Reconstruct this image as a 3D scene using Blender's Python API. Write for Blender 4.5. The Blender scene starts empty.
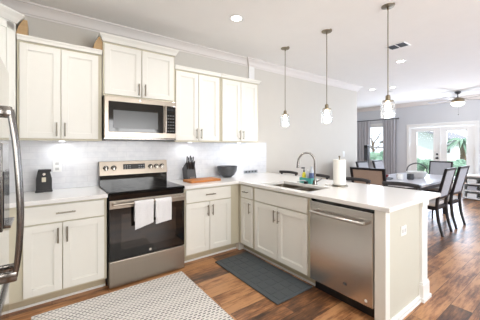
import bpy, bmesh, math, random
from mathutils import Vector, Matrix
random.seed(7)
sc = bpy.context.scene
COL = sc.collection
PI = math.pi

# ------------------------------------------------------------------ camera
F_PX, YAW = 264.97, 37.68
cam = bpy.data.cameras.new('camera'); camo = bpy.data.objects.new('camera', cam)
COL.objects.link(camo); sc.camera = camo
camo.location = (-.464, -3.458, 1.366)
camo.rotation_euler = (PI/2, 0, -math.radians(YAW))
cam.sensor_width = 36; cam.sensor_fit = 'HORIZONTAL'
cam.lens = 36*F_PX/480
cam.shift_x = (240-251.07)/480
cam.shift_y = (146.15-160)/480
cam.clip_start = .05; cam.clip_end = 300

# ------------------------------------------------------------------ world, sun, window daylight, rear fill, exposure
w = bpy.data.worlds.new('world'); sc.world = w; w.use_nodes = True
bg = w.node_tree.nodes['Background']
bg.inputs[0].default_value = (.80, .90, 1, 1); bg.inputs[1].default_value = 2.2
sc.view_settings.view_transform = 'Standard'; sc.view_settings.look = 'None'
sc.view_settings.gamma = 1; sc.view_settings.use_curve_mapping = False
sc.view_settings.exposure = 0.0

def add_light(name, kind, loc, rot, energy, color=(1, 1, 1), size=.1, size_y=None, parent=None, spread=None):
    l = bpy.data.lights.new(name, kind); l.energy = energy; l.color = color
    if kind == 'AREA':
        l.size = size
        if size_y: l.shape = 'RECTANGLE'; l.size_y = size_y
        else: l.shape = 'DISK'
        if spread: l.spread = spread
    elif kind == 'POINT': l.shadow_soft_size = size
    elif kind == 'SUN': l.angle = size
    o = bpy.data.objects.new(name, l); COL.objects.link(o); o.location = loc; o.rotation_euler = rot
    if parent: o.parent = parent
    return o
add_light('sun', 'SUN', (20, 0, 20), (math.radians(40), math.radians(-25), 0), 5.0, (1, .97, .92), .02)
COOL = (.72, .83, 1.0)
WARM = (1.0, .955, .90)
# daylight coming in by the french doors and the curtained window
add_light('daylight_doors', 'AREA', (8.93, -.6, 1.1), (0, PI/2+.25, 0), 85, COOL, 1.8, 1.6)
add_light('daylight_window', 'AREA', (8.85, 1.33, 1.5), (0, PI/2, 0), 20, COOL, 1.1, .5)
add_light('fill_rear', 'AREA', (6.2, -5.9, 1.4), (PI/2+.35, 0, 0), 150, COOL, 3.4, 1.9)  # added fill from behind the camera, at an invented opening
add_light('fill_rear_kitchen', 'AREA', (1.2, -5.9, 1.5), (PI/2+.35, 0, 0), 112, (1, .98, .955), 2.4, 1.4)  # added fill for the kitchen, also from behind the camera
KITCHEN_W, DINING_W = 5.2, 7.0

# ------------------------------------------------------------------ materials
def lin(c):
    return tuple(((v/255)/12.92 if v/255 <= .04045 else ((v/255+.055)/1.055)**2.4) for v in c) + (1,)
MATS = {}
def mat(name, c, rough=.5, metal=0, spec=.5, noise=0, nscale=20, bump=0, emit=None, estr=0, coat=0, stretch=(1, 1, 1), sheen=0):
    m = bpy.data.materials.new(name); m.use_nodes = True
    nt = m.node_tree; N = nt.nodes; L = nt.links; b = N['Principled BSDF']
    b.inputs['Base Color'].default_value = lin(c); b.inputs['Roughness'].default_value = rough
    b.inputs['Metallic'].default_value = metal; b.inputs['Specular IOR Level'].default_value = spec
    b.inputs['Coat Weight'].default_value = coat; b.inputs['Sheen Weight'].default_value = sheen
    if emit:
        b.inputs['Emission Color'].default_value = lin(emit); b.inputs['Emission Strength'].default_value = estr
    tc = N.new('ShaderNodeTexCoord'); mp = N.new('ShaderNodeMapping'); mp.inputs['Scale'].default_value = stretch
    L.new(tc.outputs['Object'], mp.inputs['Vector'])
    nz = N.new('ShaderNodeTexNoise'); nz.inputs['Scale'].default_value = nscale; nz.inputs['Detail'].default_value = 4
    L.new(mp.outputs[0], nz.inputs['Vector'])
    mx = N.new('ShaderNodeMix'); mx.data_type = 'RGBA'; mx.blend_type = 'MIX'
    a = lin(c); k = max(noise, .015)
    mx.inputs[6].default_value = tuple(max(0, v*(1-k)) for v in a[:3])+(1,)
    mx.inputs[7].default_value = tuple(min(1, v*(1+k)) for v in a[:3])+(1,)
    L.new(nz.outputs['Fac'], mx.inputs[0]); L.new(mx.outputs[2], b.inputs['Base Color'])
    if bump:
        bp = N.new('ShaderNodeBump'); bp.inputs['Strength'].default_value = bump; bp.inputs['Distance'].default_value = .01
        L.new(nz.outputs['Fac'], bp.inputs['Height']); L.new(bp.outputs[0], b.inputs['Normal'])
    MATS[name] = m
    return m
wall_m = mat('wall_paint', (210, 206, 198), .75, noise=.02, nscale=6)
wallr_m = mat('cool_wall', (207, 209, 213), .75, noise=.02, nscale=6)  # slightly bluer tone than wall_m, for wall_right
ceil_m = mat('ceiling_paint', (244, 243, 240), .85, noise=.02, nscale=5)
crown_m = mat('crown_paint', (226, 221, 217), .5)
trimw_m = mat('white_trim', (236, 236, 234), .4)
cab_m = mat('cabinet_paint', (232, 231, 224), .42, noise=.01)
frame_m = mat('cabinet_glaze', (205, 199, 178), .5, noise=.04)
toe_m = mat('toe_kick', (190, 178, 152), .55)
inner_m = mat('raw_plywood', (180, 150, 110), .7, noise=.15, nscale=12, stretch=(1, 1, 6))
steel_m = mat('stainless', (164, 155, 144), .3, 1.0, noise=.05, nscale=3, stretch=(60, 60, 1))
steel_b = mat('stainless_dark', (132, 128, 124), .2, 1.0)
steel_f = mat('fridge_steel', (214, 212, 208), .09, 1.0)
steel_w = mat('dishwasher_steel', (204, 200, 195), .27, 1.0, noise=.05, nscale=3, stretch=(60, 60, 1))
nickel_m = mat('brushed_nickel', (148, 142, 130), .3, 1.0)
bronze_m = mat('antique_nickel', (146, 136, 116), .35, 1.0)
bglass_m = mat('black_glass', (10, 10, 11), .06, 0, .6)
bplas_m = mat('black_plastic', (22, 22, 24), .35)
bknob_m = mat('steel_knob', (225, 222, 216), .2, 1.0)
disp_m = mat('display_dark', (30, 34, 38), .15)
oven_m = mat('oven_window', (38, 32, 28), .05, 0, .7)
towel_m = mat('towel_cloth', (226, 226, 228), .95, noise=.08, nscale=120, bump=.5)
blackmetal_m = mat('black_metal', (20, 20, 22), .4)
darkwood_m = mat('dark_wood', (34, 30, 32), .38, noise=.2, nscale=10, stretch=(1, 1, .2))
railwood_m = mat('rail_wood', (52, 50, 52), .45, noise=.2, nscale=10)
fab_m = mat('grey_fabric', (172, 172, 178), .95, noise=.12, nscale=60, bump=.3)
tan_m = mat('tan_fabric', (168, 146, 132), .9, noise=.12, nscale=60, bump=.3)
cream_m = mat('cream_fabric', (196, 188, 182), .95, noise=.1, nscale=60, bump=.3)
tabletop_m = mat('table_top', (196, 196, 202), .3, noise=.12, nscale=4, stretch=(1, 6, 1))
curt_m = mat('curtain_cloth', (184, 183, 186), .95, noise=.1, nscale=30)
paper_m = mat('paper_white', (240, 238, 232), .9, noise=.02, nscale=60, bump=.2)
board_m = mat('board_wood', (186, 116, 52), .45, noise=.3, nscale=9, stretch=(1, 8, 1))
teal_m = mat('teal_plastic', (84, 178, 170), .4)
yellow_m = mat('yellow_label', (222, 214, 60), .45)
clear_m = mat('pale_plastic', (196, 204, 214), .15)
blue_m = mat('blue_label', (84, 104, 150), .4)
red_m = mat('red_glaze', (158, 66, 66), .3)
darkgrey_m = mat('dark_grey', (70, 72, 76), .45)
bowl_m = mat('bowl_metal', (92, 94, 98), .35, .7, noise=.5, nscale=14, bump=.3)
lamp_m = mat('lamp_glow', (255, 250, 240), .5, emit=(255, 246, 232), estr=14)
puck_m = mat('puck_glow', (240, 240, 240), .5, emit=(240, 246, 255), estr=2)
bulb_m = mat('bulb_glow', (255, 240, 215), .5, emit=(255, 236, 205), estr=26)
fanglow_m = mat('fan_globe', (250, 250, 250), .4, emit=(255, 250, 242), estr=3)
foam_m = mat('mat_foam', (74, 80, 84), .65, noise=.1, nscale=50)
lawn_m = mat('lawn', (122, 150, 116), .95, noise=.4, nscale=2)
patio_m = mat('patio_concrete', (206, 206, 200), .9, noise=.06, nscale=3)
leaf_m = mat('leaf_green', (118, 148, 128), .8, noise=.4, nscale=3)
bark_m = mat('bark', (110, 92, 74), .95, noise=.3, nscale=8)
siding_m = mat('house_siding', (218, 220, 222), .8)
roof_m = mat('roof_shingle', (130, 132, 140), .9, noise=.2, nscale=6)

def thin_glass(name, tint=(1, 1, 1), refl=.06, rough=.02, edge=.75):
    m = bpy.data.materials.new(name); m.use_nodes = True
    N = m.node_tree.nodes; L = m.node_tree.links
    N.remove(N['Principled BSDF'])
    t = N.new('ShaderNodeBsdfTransparent'); t.inputs[0].default_value = (*tint, 1)
    g = N.new('ShaderNodeBsdfGlossy'); g.inputs['Roughness'].default_value = rough
    lw = N.new('ShaderNodeLayerWeight'); lw.inputs[0].default_value = .25
    mr = N.new('ShaderNodeMapRange'); mr.inputs[3].default_value = refl; mr.inputs[4].default_value = edge
    mx = N.new('ShaderNodeMixShader')
    L.new(lw.outputs['Facing'], mr.inputs[0]); L.new(mr.outputs[0], mx.inputs[0])
    L.new(t.outputs[0], mx.inputs[1]); L.new(g.outputs[0], mx.inputs[2])
    L.new(mx.outputs[0], N['Material Output'].inputs[0])
    return m
pane_m = thin_glass('window_glass')
jar_m = thin_glass('jar_glass', (.95, .96, .97), .12, .22, .45)

def floor_material():
    m = bpy.data.materials.new('wood_planks'); m.use_nodes = True
    N = m.node_tree.nodes; L = m.node_tree.links; b = N['Principled BSDF']
    tc = N.new('ShaderNodeTexCoord')
    br = N.new('ShaderNodeTexBrick'); br.offset = .37; br.inputs['Scale'].default_value = 1
    br.inputs['Brick Width'].default_value = 1.15; br.inputs['Row Height'].default_value = .15
    br.inputs['Mortar Size'].default_value = .0018; br.inputs['Bias'].default_value = 0
    br.inputs['Color1'].default_value = (0, 0, 0, 1); br.inputs['Color2'].default_value = (1, 1, 1, 1)
    br.inputs['Mortar'].default_value = (.05, .05, .05, 1)
    L.new(tc.outputs['Object'], br.inputs['Vector'])
    # grain: offset the coordinates plank by plank
    ad = N.new('ShaderNodeVectorMath'); ad.operation = 'MULTIPLY_ADD'
    ad.inputs[1].default_value = (7, 3, 5)
    L.new(br.outputs['Color'], ad.inputs[0]); L.new(tc.outputs['Object'], ad.inputs[2])
    mp = N.new('ShaderNodeMapping'); mp.inputs['Scale'].default_value = (2.2, 17, 1); L.new(ad.outputs[0], mp.inputs[0])
    n1 = N.new('ShaderNodeTexNoise'); n1.inputs['Scale'].default_value = 2.2; n1.inputs['Detail'].default_value = 7; n1.inputs['Roughness'].default_value = .7
    L.new(mp.outputs[0], n1.inputs['Vector'])
    n2 = N.new('ShaderNodeTexNoise'); n2.inputs['Scale'].default_value = 2.6; n2.inputs['Detail'].default_value = 3
    mp2 = N.new('ShaderNodeMapping'); mp2.inputs['Scale'].default_value = (1, 2.2, 1); L.new(ad.outputs[0], mp2.inputs[0])
    L.new(mp2.outputs[0], n2.inputs['Vector'])
    s1 = N.new('ShaderNodeMath'); s1.operation = 'MULTIPLY_ADD'; s1.inputs[1].default_value = .75
    s0 = N.new('ShaderNodeMath'); s0.operation = 'MULTIPLY'; s0.inputs[1].default_value = .26
    L.new(br.outputs['Color'], s0.inputs[0]); L.new(s0.outputs[0], s1.inputs[2]); L.new(n1.outputs['Fac'], s1.inputs[0])
    s2 = N.new('ShaderNodeMath'); s2.operation = 'MULTIPLY_ADD'; s2.inputs[1].default_value = .6
    L.new(n2.outputs['Fac'], s2.inputs[0]); L.new(s1.outputs[0], s2.inputs[2])
    r = N.new('ShaderNodeValToRGB'); cr = r.color_ramp
    cr.elements[0].position = .58; cr.elements[0].color = lin((62, 44, 34))
    cr.elements[1].position = .93; cr.elements[1].color = lin((190, 140, 96))
    e = cr.elements.new(.71); e.color = lin((108, 73, 49))
    e = cr.elements.new(.81); e.color = lin((152, 104, 68))
    L.new(s2.outputs[0], r.inputs[0])
    mo = N.new('ShaderNodeMix'); mo.data_type = 'RGBA'; mo.inputs[7].default_value = lin((52, 34, 24))
    L.new(br.outputs['Fac'], mo.inputs[0]); L.new(r.outputs[0], mo.inputs[6])
    L.new(mo.outputs[2], b.inputs['Base Color'])
    b.inputs['Roughness'].default_value = .32
    b.inputs['Specular IOR Level'].default_value = .5
    bp = N.new('ShaderNodeBump'); bp.inputs['Strength'].default_value = .25; bp.inputs['Distance'].default_value = .004
    L.new(n1.outputs['Fac'], bp.inputs['Height']); L.new(bp.outputs[0], b.inputs['Normal'])
    return m
floor_m = floor_material()

def tile_material():
    m = bpy.data.materials.new('backsplash_tile'); m.use_nodes = True
    N = m.node_tree.nodes; L = m.node_tree.links; b = N['Principled BSDF']
    tc = N.new('ShaderNodeTexCoord'); mp = N.new('ShaderNodeMapping'); mp.inputs['Rotation'].default_value = (PI/2, 0, 0)
    L.new(tc.outputs['Object'], mp.inputs[0])
    br = N.new('ShaderNodeTexBrick'); br.inputs['Scale'].default_value = 1
    br.inputs['Brick Width'].default_value = .20; br.inputs['Row Height'].default_value = .065; br.inputs['Mortar Size'].default_value = .002
    br.inputs['Color1'].default_value = lin((226, 226, 228)); br.inputs['Color2'].default_value = lin((220, 221, 224)); br.inputs['Mortar'].default_value = lin((212, 212, 215))
    L.new(mp.outputs[0], br.inputs['Vector'])
    nz = N.new('ShaderNodeTexNoise'); nz.inputs['Scale'].default_value = 14; nz.inputs['Detail'].default_value = 5; L.new(tc.outputs['Object'], nz.inputs['Vector'])
    mx = N.new('ShaderNodeMix'); mx.data_type = 'RGBA'; mx.inputs[7].default_value = lin((206, 207, 212))
    mr = N.new('ShaderNodeMapRange'); mr.inputs[1].default_value = .45; mr.inputs[2].default_value = .75; mr.inputs[4].default_value = .7
    L.new(nz.outputs['Fac'], mr.inputs[0]); L.new(mr.outputs[0], mx.inputs[0]); L.new(br.outputs['Color'], mx.inputs[6])
    L.new(mx.outputs[2], b.inputs['Base Color']); b.inputs['Roughness'].default_value = .22
    return m
tile_m = tile_material()
quartz_m = mat('quartz', (234, 233, 231), .16, noise=.02, nscale=30)

def rug_material():
    m = bpy.data.materials.new('woven_rug'); m.use_nodes = True
    N = m.node_tree.nodes; L = m.node_tree.links; b = N['Principled BSDF']
    tc = N.new('ShaderNodeTexCoord')
    # rows of short grey stitches on cream, the rows running along X
    br = N.new('ShaderNodeTexBrick'); br.offset = .5; br.inputs['Scale'].default_value = 1
    br.inputs['Brick Width'].default_value = .044; br.inputs['Row Height'].default_value = .027; br.inputs['Mortar Size'].default_value = .0088
    br.inputs['Mortar Smooth'].default_value = .2
    br.inputs['Color1'].default_value = (1, 1, 1, 1); br.inputs['Color2'].default_value = (1, 1, 1, 1); br.inputs['Mortar'].default_value = (0, 0, 0, 1)
    L.new(tc.outputs['Object'], br.inputs['Vector'])
    wv = N.new('ShaderNodeTexWave'); wv.bands_direction = 'Y'; wv.inputs['Scale'].default_value = 1.55; wv.inputs['Distortion'].default_value = 0
    L.new(tc.outputs['Object'], wv.inputs['Vector'])
    mr = N.new('ShaderNodeMapRange'); mr.inputs[3].default_value = .6; mr.inputs[4].default_value = 1.0; L.new(wv.outputs['Fac'], mr.inputs[0])
    mu = N.new('ShaderNodeMath'); mu.operation = 'MULTIPLY'; L.new(br.outputs['Color'], mu.inputs[0]); L.new(mr.outputs[0], mu.inputs[1])
    nz = N.new('ShaderNodeTexNoise'); nz.inputs['Scale'].default_value = 300; L.new(tc.outputs['Object'], nz.inputs['Vector'])
    mx = N.new('ShaderNodeMix'); mx.data_type = 'RGBA'
    mx.inputs[6].default_value = lin((230, 227, 223)); mx.inputs[7].default_value = lin((84, 82, 88))
    L.new(mu.outputs[0], mx.inputs[0]); L.new(mx.outputs[2], b.inputs['Base Color'])
    b.inputs['Roughness'].default_value = .95
    bp = N.new('ShaderNodeBump'); bp.inputs['Strength'].default_value = .5; bp.inputs['Distance'].default_value = .004
    L.new(nz.outputs['Fac'], bp.inputs['Height']); L.new(bp.outputs[0], b.inputs['Normal'])
    return m
rug_m = rug_material()
def stripe_fabric(name, c1, c2, scale):
    m = bpy.data.materials.new(name); m.use_nodes = True
    N = m.node_tree.nodes; L = m.node_tree.links; b = N['Principled BSDF']
    tc = N.new('ShaderNodeTexCoord'); wv = N.new('ShaderNodeTexWave'); wv.bands_direction = 'X'; wv.inputs['Scale'].default_value = scale
    wv.inputs['Distortion'].default_value = .6
    L.new(tc.outputs['Object'], wv.inputs['Vector'])
    mx = N.new('ShaderNodeMix'); mx.data_type = 'RGBA'; mx.inputs[6].default_value = lin(c1); mx.inputs[7].default_value = lin(c2)
    L.new(wv.outputs['Fac'], mx.inputs[0]); L.new(mx.outputs[2], b.inputs['Base Color']); b.inputs['Roughness'].default_value = .95
    return m
weave_m = stripe_fabric('chair_weave', (150, 150, 156), (188, 188, 192), 14)

# ------------------------------------------------------------------ mesh helpers
ORG = {}
class MB:
    def __init__(s): s.bm = bmesh.new()
    def box(s, x0, x1, y0, y1, z0, z1, bev=0):
        t = bmesh.new(); bmesh.ops.create_cube(t, size=1)
        for v in t.verts:
            v.co = Vector(((x0+x1)/2+v.co.x*abs(x1-x0), (y0+y1)/2+v.co.y*abs(y1-y0), (z0+z1)/2+v.co.z*abs(z1-z0)))
        if bev: bmesh.ops.bevel(t, geom=t.edges[:], offset=bev, segments=2, affect='EDGES', profile=.5)
        s.merge(t); return s
    def merge(s, t, M=None):
        me = bpy.data.meshes.new('t'); t.to_mesh(me); t.free()
        if M: me.transform(M)
        s.bm.from_mesh(me); bpy.data.meshes.remove(me)
    def cyl(s, p0, p1, r, r2=None, n=20):
        p0, p1 = Vector(p0), Vector(p1); d = p1-p0
        t = bmesh.new(); bmesh.ops.create_cone(t, cap_ends=True, segments=n, radius1=r, radius2=r if r2 is None else r2, depth=d.length)
        M = Matrix.Translation((p0+p1)/2) @ d.to_track_quat('Z', 'Y').to_matrix().to_4x4()
        s.merge(t, M); return s
    def sph(s, c, r, sc_=(1, 1, 1), n=16):
        t = bmesh.new(); bmesh.ops.create_uvsphere(t, u_segments=n, v_segments=n//2+2, radius=r)
        s.merge(t, Matrix.Translation(c) @ Matrix.Diagonal((*sc_, 1))); return s
    def tube(s, pts, r, n=10, sub=6, flat=None):
        P = [Vector(p) for p in pts]
        if sub > 1 and len(P) > 2:
            Q = []
            for i in range(len(P)-1):
                a = P[max(i-1, 0)]; b = P[i]; c = P[i+1]; d = P[min(i+2, len(P)-1)]
                for k in range(sub):
                    u = k/sub
                    Q.append(.5*((2*b)+(c-a)*u+(2*a-5*b+4*c-d)*u*u+(3*b-a-3*c+d)*u**3))
            Q.append(P[-1]); P = Q
        R = r if hasattr(r, '__len__') else [r, r]
        bm = s.bm; rings = []; up = None
        for i, p in enumerate(P):
            tg = (P[min(i+1, len(P)-1)]-P[max(i-1, 0)]).normalized()
            if up is None: up = tg.orthogonal().normalized() if flat is None else Vector(flat)
            side = tg.cross(up).normalized(); up = side.cross(tg).normalized()
            f = i/(len(P)-1)*(len(R)-1); j = min(int(f), len(R)-2); e0, e1 = [q if hasattr(q, '__len__') else (q, q) for q in (R[j], R[j+1])]
            a, b = (e0[0]+(e1[0]-e0[0])*(f-j), e0[1]+(e1[1]-e0[1])*(f-j))
            rings.append([bm.verts.new(p+side*math.cos(2*PI*k/n)*a+up*math.sin(2*PI*k/n)*b) for k in range(n)])
        for q, w_ in zip(rings, rings[1:]):
            for k in range(n): bm.faces.new((q[k], q[(k+1) % n], w_[(k+1) % n], w_[k]))
        bm.faces.new(rings[0][::-1]); bm.faces.new(rings[-1]); return s
    def lathe(s, prof, c, n=28, cap=True):
        bm = s.bm; rings = []
        for r, z in prof: rings.append([bm.verts.new((c[0]+r*math.cos(2*PI*k/n), c[1]+r*math.sin(2*PI*k/n), c[2]+z)) for k in range(n)])
        for q, w_ in zip(rings, rings[1:]):
            for k in range(n): bm.faces.new((q[k], q[(k+1) % n], w_[(k+1) % n], w_[k]))
        if cap: bm.faces.new(rings[0][::-1]); bm.faces.new(rings[-1])
        return s
    def prism(s, poly, fn, a, b):
        """poly: 2-D outline; fn(u, v, t) -> point; swept from t=a to t=b"""
        bm = s.bm
        A = [bm.verts.new(fn(u, v, a)) for u, v in poly]; B = [bm.verts.new(fn(u, v, b)) for u, v in poly]
        n = len(poly)
        for i in range(n): bm.faces.new((A[i], A[(i+1) % n], B[(i+1) % n], B[i]))
        bm.faces.new(A[::-1]); bm.faces.new(B); return s
    def sweep(s, prof, path, closed=False):
        """prof: (out, z) outline; path: xy polyline, 'out' is to the right of travel; mitred corners"""
        bm = s.bm; rows = []
        n = len(path)
        for i, p in enumerate(path):
            p = Vector(p); d0 = (p-Vector(path[i-1])).normalized() if i > 0 else None
            d1 = (Vector(path[i+1])-p).normalized() if i < n-1 else None
            if d0 is None: d0 = d1
            if d1 is None: d1 = d0
            n0 = Vector((d0.y, -d0.x)); n1 = Vector((d1.y, -d1.x)); m = (n0+n1); m = m/(m.length_squared/2)
            rows.append([bm.verts.new((p.x+m.x*o, p.y+m.y*o, z)) for o, z in prof])
        k = len(prof)
        for q, w_ in zip(rows, rows[1:]):
            for j in range(k): bm.faces.new((q[j], q[(j+1) % k], w_[(j+1) % k], w_[j]))
        bm.faces.new(rows[0][::-1]); bm.faces.new(rows[-1]); return s
    def cells(s, us, vs, keep, fn, a, b):
        """slab made from kept cells of a grid, with clean sides: holes are real openings"""
        bm = s.bm; V = {}
        def g(i, j, t):
            if (i, j, t) not in V: V[(i, j, t)] = bm.verts.new(fn(us[i], vs[j], b if t else a))
            return V[(i, j, t)]
        K = {(i, j) for i in range(len(us)-1) for j in range(len(vs)-1) if keep((us[i]+us[i+1])/2, (vs[j]+vs[j+1])/2)}
        for i, j in K:
            for t in (0, 1): bm.faces.new((g(i, j, t), g(i+1, j, t), g(i+1, j+1, t), g(i, j+1, t)))
            for (di, dj), (p, q) in {(-1, 0): ((i, j), (i, j+1)), (1, 0): ((i+1, j), (i+1, j+1)), (0, -1): ((i, j), (i+1, j)), (0, 1): ((i, j+1), (i+1, j+1))}.items():
                if (i+di, j+dj) not in K: bm.faces.new((g(*p, 0), g(*q, 0), g(*q, 1), g(*p, 1)))
        return s
    def build(s, name, m, parent=None, smooth=False, **kw):
        bmesh.ops.recalc_face_normals(s.bm, faces=s.bm.faces[:])
        me = bpy.data.meshes.new(name); s.bm.to_mesh(me); s.bm.free()
        me.materials.append(m)
        o = bpy.data.objects.new(name, me); COL.objects.link(o)
        if parent is not None:
            org = ORG.get(parent.name, Vector((0, 0, 0))); me.transform(Matrix.Translation(-org)); o.parent = parent; ORG[o.name] = org
        if smooth:
            for p in me.polygons: p.use_smooth = True
            try: me.set_sharp_from_angle(angle=math.radians(40))
            except Exception: pass
        for k, v in kw.items(): o[k] = v
        return o
def thing(name, label, cat, loc=(0, 0, 0), group=None):
    o = bpy.data.objects.new(name, None); COL.objects.link(o); o.location = loc; o.empty_display_size = .1
    o['label'] = label; o['category'] = cat
    if group: o['group'] = group
    ORG[o.name] = Vector(loc); return o
def struct(mb, name, m, smooth=False):
    return mb.build(name, m, None, smooth, kind='structure')
def single(mb, name, m, label, cat, group=None, smooth=False):
    o = mb.build(name, m, None, smooth); o['label'] = label; o['category'] = cat
    if group: o['group'] = group
    return o
def kids(o): return [c for c in COL.objects if c.parent == o]
def copy_tree(o, parent=None):
    c = o.copy(); COL.objects.link(c)
    if parent is not None: c.parent = parent; c.matrix_parent_inverse = o.matrix_parent_inverse
    for ch in kids(o): copy_tree(ch, c)
    return c
def place(o, loc, rz=0, label=None, group=None):
    o.location = loc; o.rotation_euler = (0, 0, rz)
    if label: o['label'] = label
    if group: o['group'] = group
    return o

# ------------------------------------------------------------------ the room
CZ = 2.78
X0, X1, YB, XC, YA = -1.40, 9.0, -6.0, 5.40, 3.0
struct(MB().box(X0-.1, X1+.1, YB-.1, YA+.1, -.1, 0), 'floor', floor_m)
struct(MB().box(X0-.1, 2.23, YB-.1, .1, CZ-.006, CZ+.12), 'ceiling', ceil_m)
struct(MB().box(2.23, X1+.1, YB-.1, YA+.1, CZ+.006, CZ+.12), 'ceiling', ceil_m)
struct(MB().box(X0-.1, XC, 0, .12, 0, CZ+.005), 'wall_back', wall_m)
struct(MB().box(XC-.12, XC, .12, YA, 0, CZ+.005), 'wall_alcove', wall_m)
struct(MB().box(XC-.12, X1, YA, YA+.1, 0, CZ+.005), 'wall_alcove_end', wall_m)
struct(MB().box(X0-.1, X0, YB, 0, 0, CZ), 'wall_left', wall_m)
WX = lambda u, v, t: (t, u, v)
DY0, DY1, DZ = -1.43, .25, 1.985
WY0, WY1, WZ0, WZ1 = .95, 1.72, .82, 2.10
struct(MB().cells([YB, DY0, DY1, WY0, WY1, YA], [0, WZ0, DZ, WZ1, CZ+.005],
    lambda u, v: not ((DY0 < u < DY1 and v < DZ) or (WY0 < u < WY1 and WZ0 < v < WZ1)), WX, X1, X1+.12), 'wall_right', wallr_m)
WYf = lambda u, v, t: (u, t, v)
ADDED_WINDOWS = [(.0, 2.4, .8, 2.2), (4.5, 7.9, .45, 2.3)]  # unseen openings, added behind the camera to let daylight in
struct(MB().cells([X0-.1, 0, 2.4, 4.5, 7.9, X1], [0, .45, .8, 2.2, 2.3, CZ],
    lambda u, v: not any(a < u < b and c < v < d for a, b, c, d in ADDED_WINDOWS), WYf, YB-.1, YB), 'wall_front', wall_m)
for i, (a, b, c, d) in enumerate(ADDED_WINDOWS):
    f = MB()
    for (p, q, r_, s_) in ((a, b, c, c+.06), (a, b, d-.06, d), (a, a+.06, c, d), (b-.06, b, c, d), ((a+b)/2-.03, (a+b)/2+.03, c, d)):
        f.box(p, q, YB-.08, YB-.02, r_, s_)
    o = struct(f, 'window_%d' % (i+2), trimw_m)  # frame of an added, unseen window
    MB().box(a+.03, b-.03, YB-.055, YB-.045, c+.03, d-.03).build('glass', pane_m, o)

# crown moulding
prof = lambda s_: [(0, CZ-.118), (.010, CZ-.118), (.012, CZ-.104), (.022, CZ-.100), (.026, CZ-.092), (.034, CZ-.070), (.052, CZ-.044), (.072, CZ-.032), (.076, CZ-.024), (.090, CZ-.020), (.094, CZ-.008), (.094, CZ+.004), (0, CZ+.004)]
struct(MB().sweep(prof(1.0), [(X0, YB), (X0, 0), (2.14, 0), (2.14, -.035), (2.25, -.035), (2.25, 0), (XC, 0), (XC, YA), (X1, YA), (X1, YB)]), 'trim_1', crown_m, True)
# short pilaster between the kitchen cornice and the dining cornice
struct(MB().box(2.14, 2.25, -.035, 0, 2.38, CZ-.1), 'trim_3', trimw_m)
# baseboards
bprof = [(0, 0), (.016, 0), (.016, .10), (.009, .125), (0, .13)]
struct(MB().sweep(bprof, [(2.36, 0), (XC, 0), (XC, YA), (X1, YA), (X1, DY1+.09)]), 'baseboard_back', trimw_m)
struct(MB().sweep(bprof, [(X1, DY0-.09), (X1, YB)]), 'baseboard_right', trimw_m)
# tiled backsplash
struct(MB().cells([X0, -.002, .766, 2.53], [.914, 1.12, 1.425, 1.45], lambda u, v: v < 1.425 or 0 < u < .76, WYf, -.010, 0), 'wall_backsplash', tile_m)

# french doors, facing -X
cas = MB()
for a, b, c, d in ((DY0-.09, DY0, 0, DZ), (DY1, DY1+.09, 0, DZ), (DY0-.09, DY1+.09, DZ, DZ+.09)):
    cas.box(X1-.022, X1, a, b, c, d, .004)
cas.box(X1, X1+.12, DY0, DY0+.025, 0, DZ-.025).box(X1, X1+.12, DY1-.025, DY1, 0, DZ-.025).box(X1, X1+.12, DY0, DY1, DZ-.025, DZ)
struct(cas, 'trim_4', trimw_m)
dm = (DY0+DY1)/2
for i, (a, b) in enumerate(((dm+.002, DY1-.027), (DY0+.027, dm-.002))):
    lf = MB(); st = .155
    lf.box(X1+.02, X1+.062, a, a+st, .012, DZ-.03, .003).box(X1+.02, X1+.062, b-st, b, .012, DZ-.03, .003)
    lf.box(X1+.02, X1+.062, a+st, b-st, .012, .27, .003).box(X1+.02, X1+.062, a+st, b-st, DZ-.14, DZ-.03, .003)
    o = struct(lf, 'door_%d' % (i+1), trimw_m)
    MB().box(X1+.038, X1+.044, a+st-.01, b-st+.01, .26, DZ-.13).build('glass', pane_m, o)
    mo = MB()
    for p, q, r_, s_ in ((a+st, a+st+.02, .27, DZ-.14), (b-st-.02, b-st, .27, DZ-.14), (a+st, b-st, .27, .29), (a+st, b-st, DZ-.16, DZ-.14)):
        mo.box(X1+.012, X1+.03, p, q, r_, s_)
    mo.build('glazing_bead', trimw_m, o)
    if i == 0:
        yk = a+.07
        MB().cyl((X1+.02, yk, 1.0), (X1-.03, yk, 1.0), .012).sph((X1-.045, yk, 1.0), .03).cyl((X1+.02, yk, 1.0), (X1+.012, yk, 1.0), .034).build('door_handle', blackmetal_m, o, True)
        MB().cyl((X1+.02, yk, 1.12), (X1-.005, yk, 1.12), .028).build('deadbolt', blackmetal_m, o, True)
MB().box(X1+.008, X1+.02, dm-.018, dm+.018, .012, DZ-.03).build('astragal', trimw_m, bpy.data.objects['door_1'])
# window with meeting rail
wf = MB(); t_ = .045
for a, b, c, d in ((WY0, WY1, WZ0, WZ0+t_), (WY0, WY1, WZ1-t_, WZ1), (WY0, WY0+t_, WZ0+t_, WZ1-t_), (WY1-t_, WY1, WZ0+t_, WZ1-t_), (WY0+t_, WY1-t_, 1.30, 1.345)):
    wf.box(X1+.03, X1+.08, a, b, c, d)
wo = struct(wf, 'window_1', trimw_m)
MB().box(X1+.05, X1+.056, WY0+.02, WY1-.02, WZ0+.02, WZ1-.02).build('glass', pane_m, wo)
ws = MB()
for a, b, c, d in ((WY0-.07, WY0, WZ0, WZ1), (WY1, WY1+.07, WZ0, WZ1), (WY0-.07, WY1+.07, WZ1, WZ1+.08)): ws.box(X1-.02, X1, a, b, c, d)
ws.box(X1-.05, X1+.03, WY0-.09, WY1+.09, WZ0-.04, WZ0).build('window_sill', trimw_m, wo)

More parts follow.
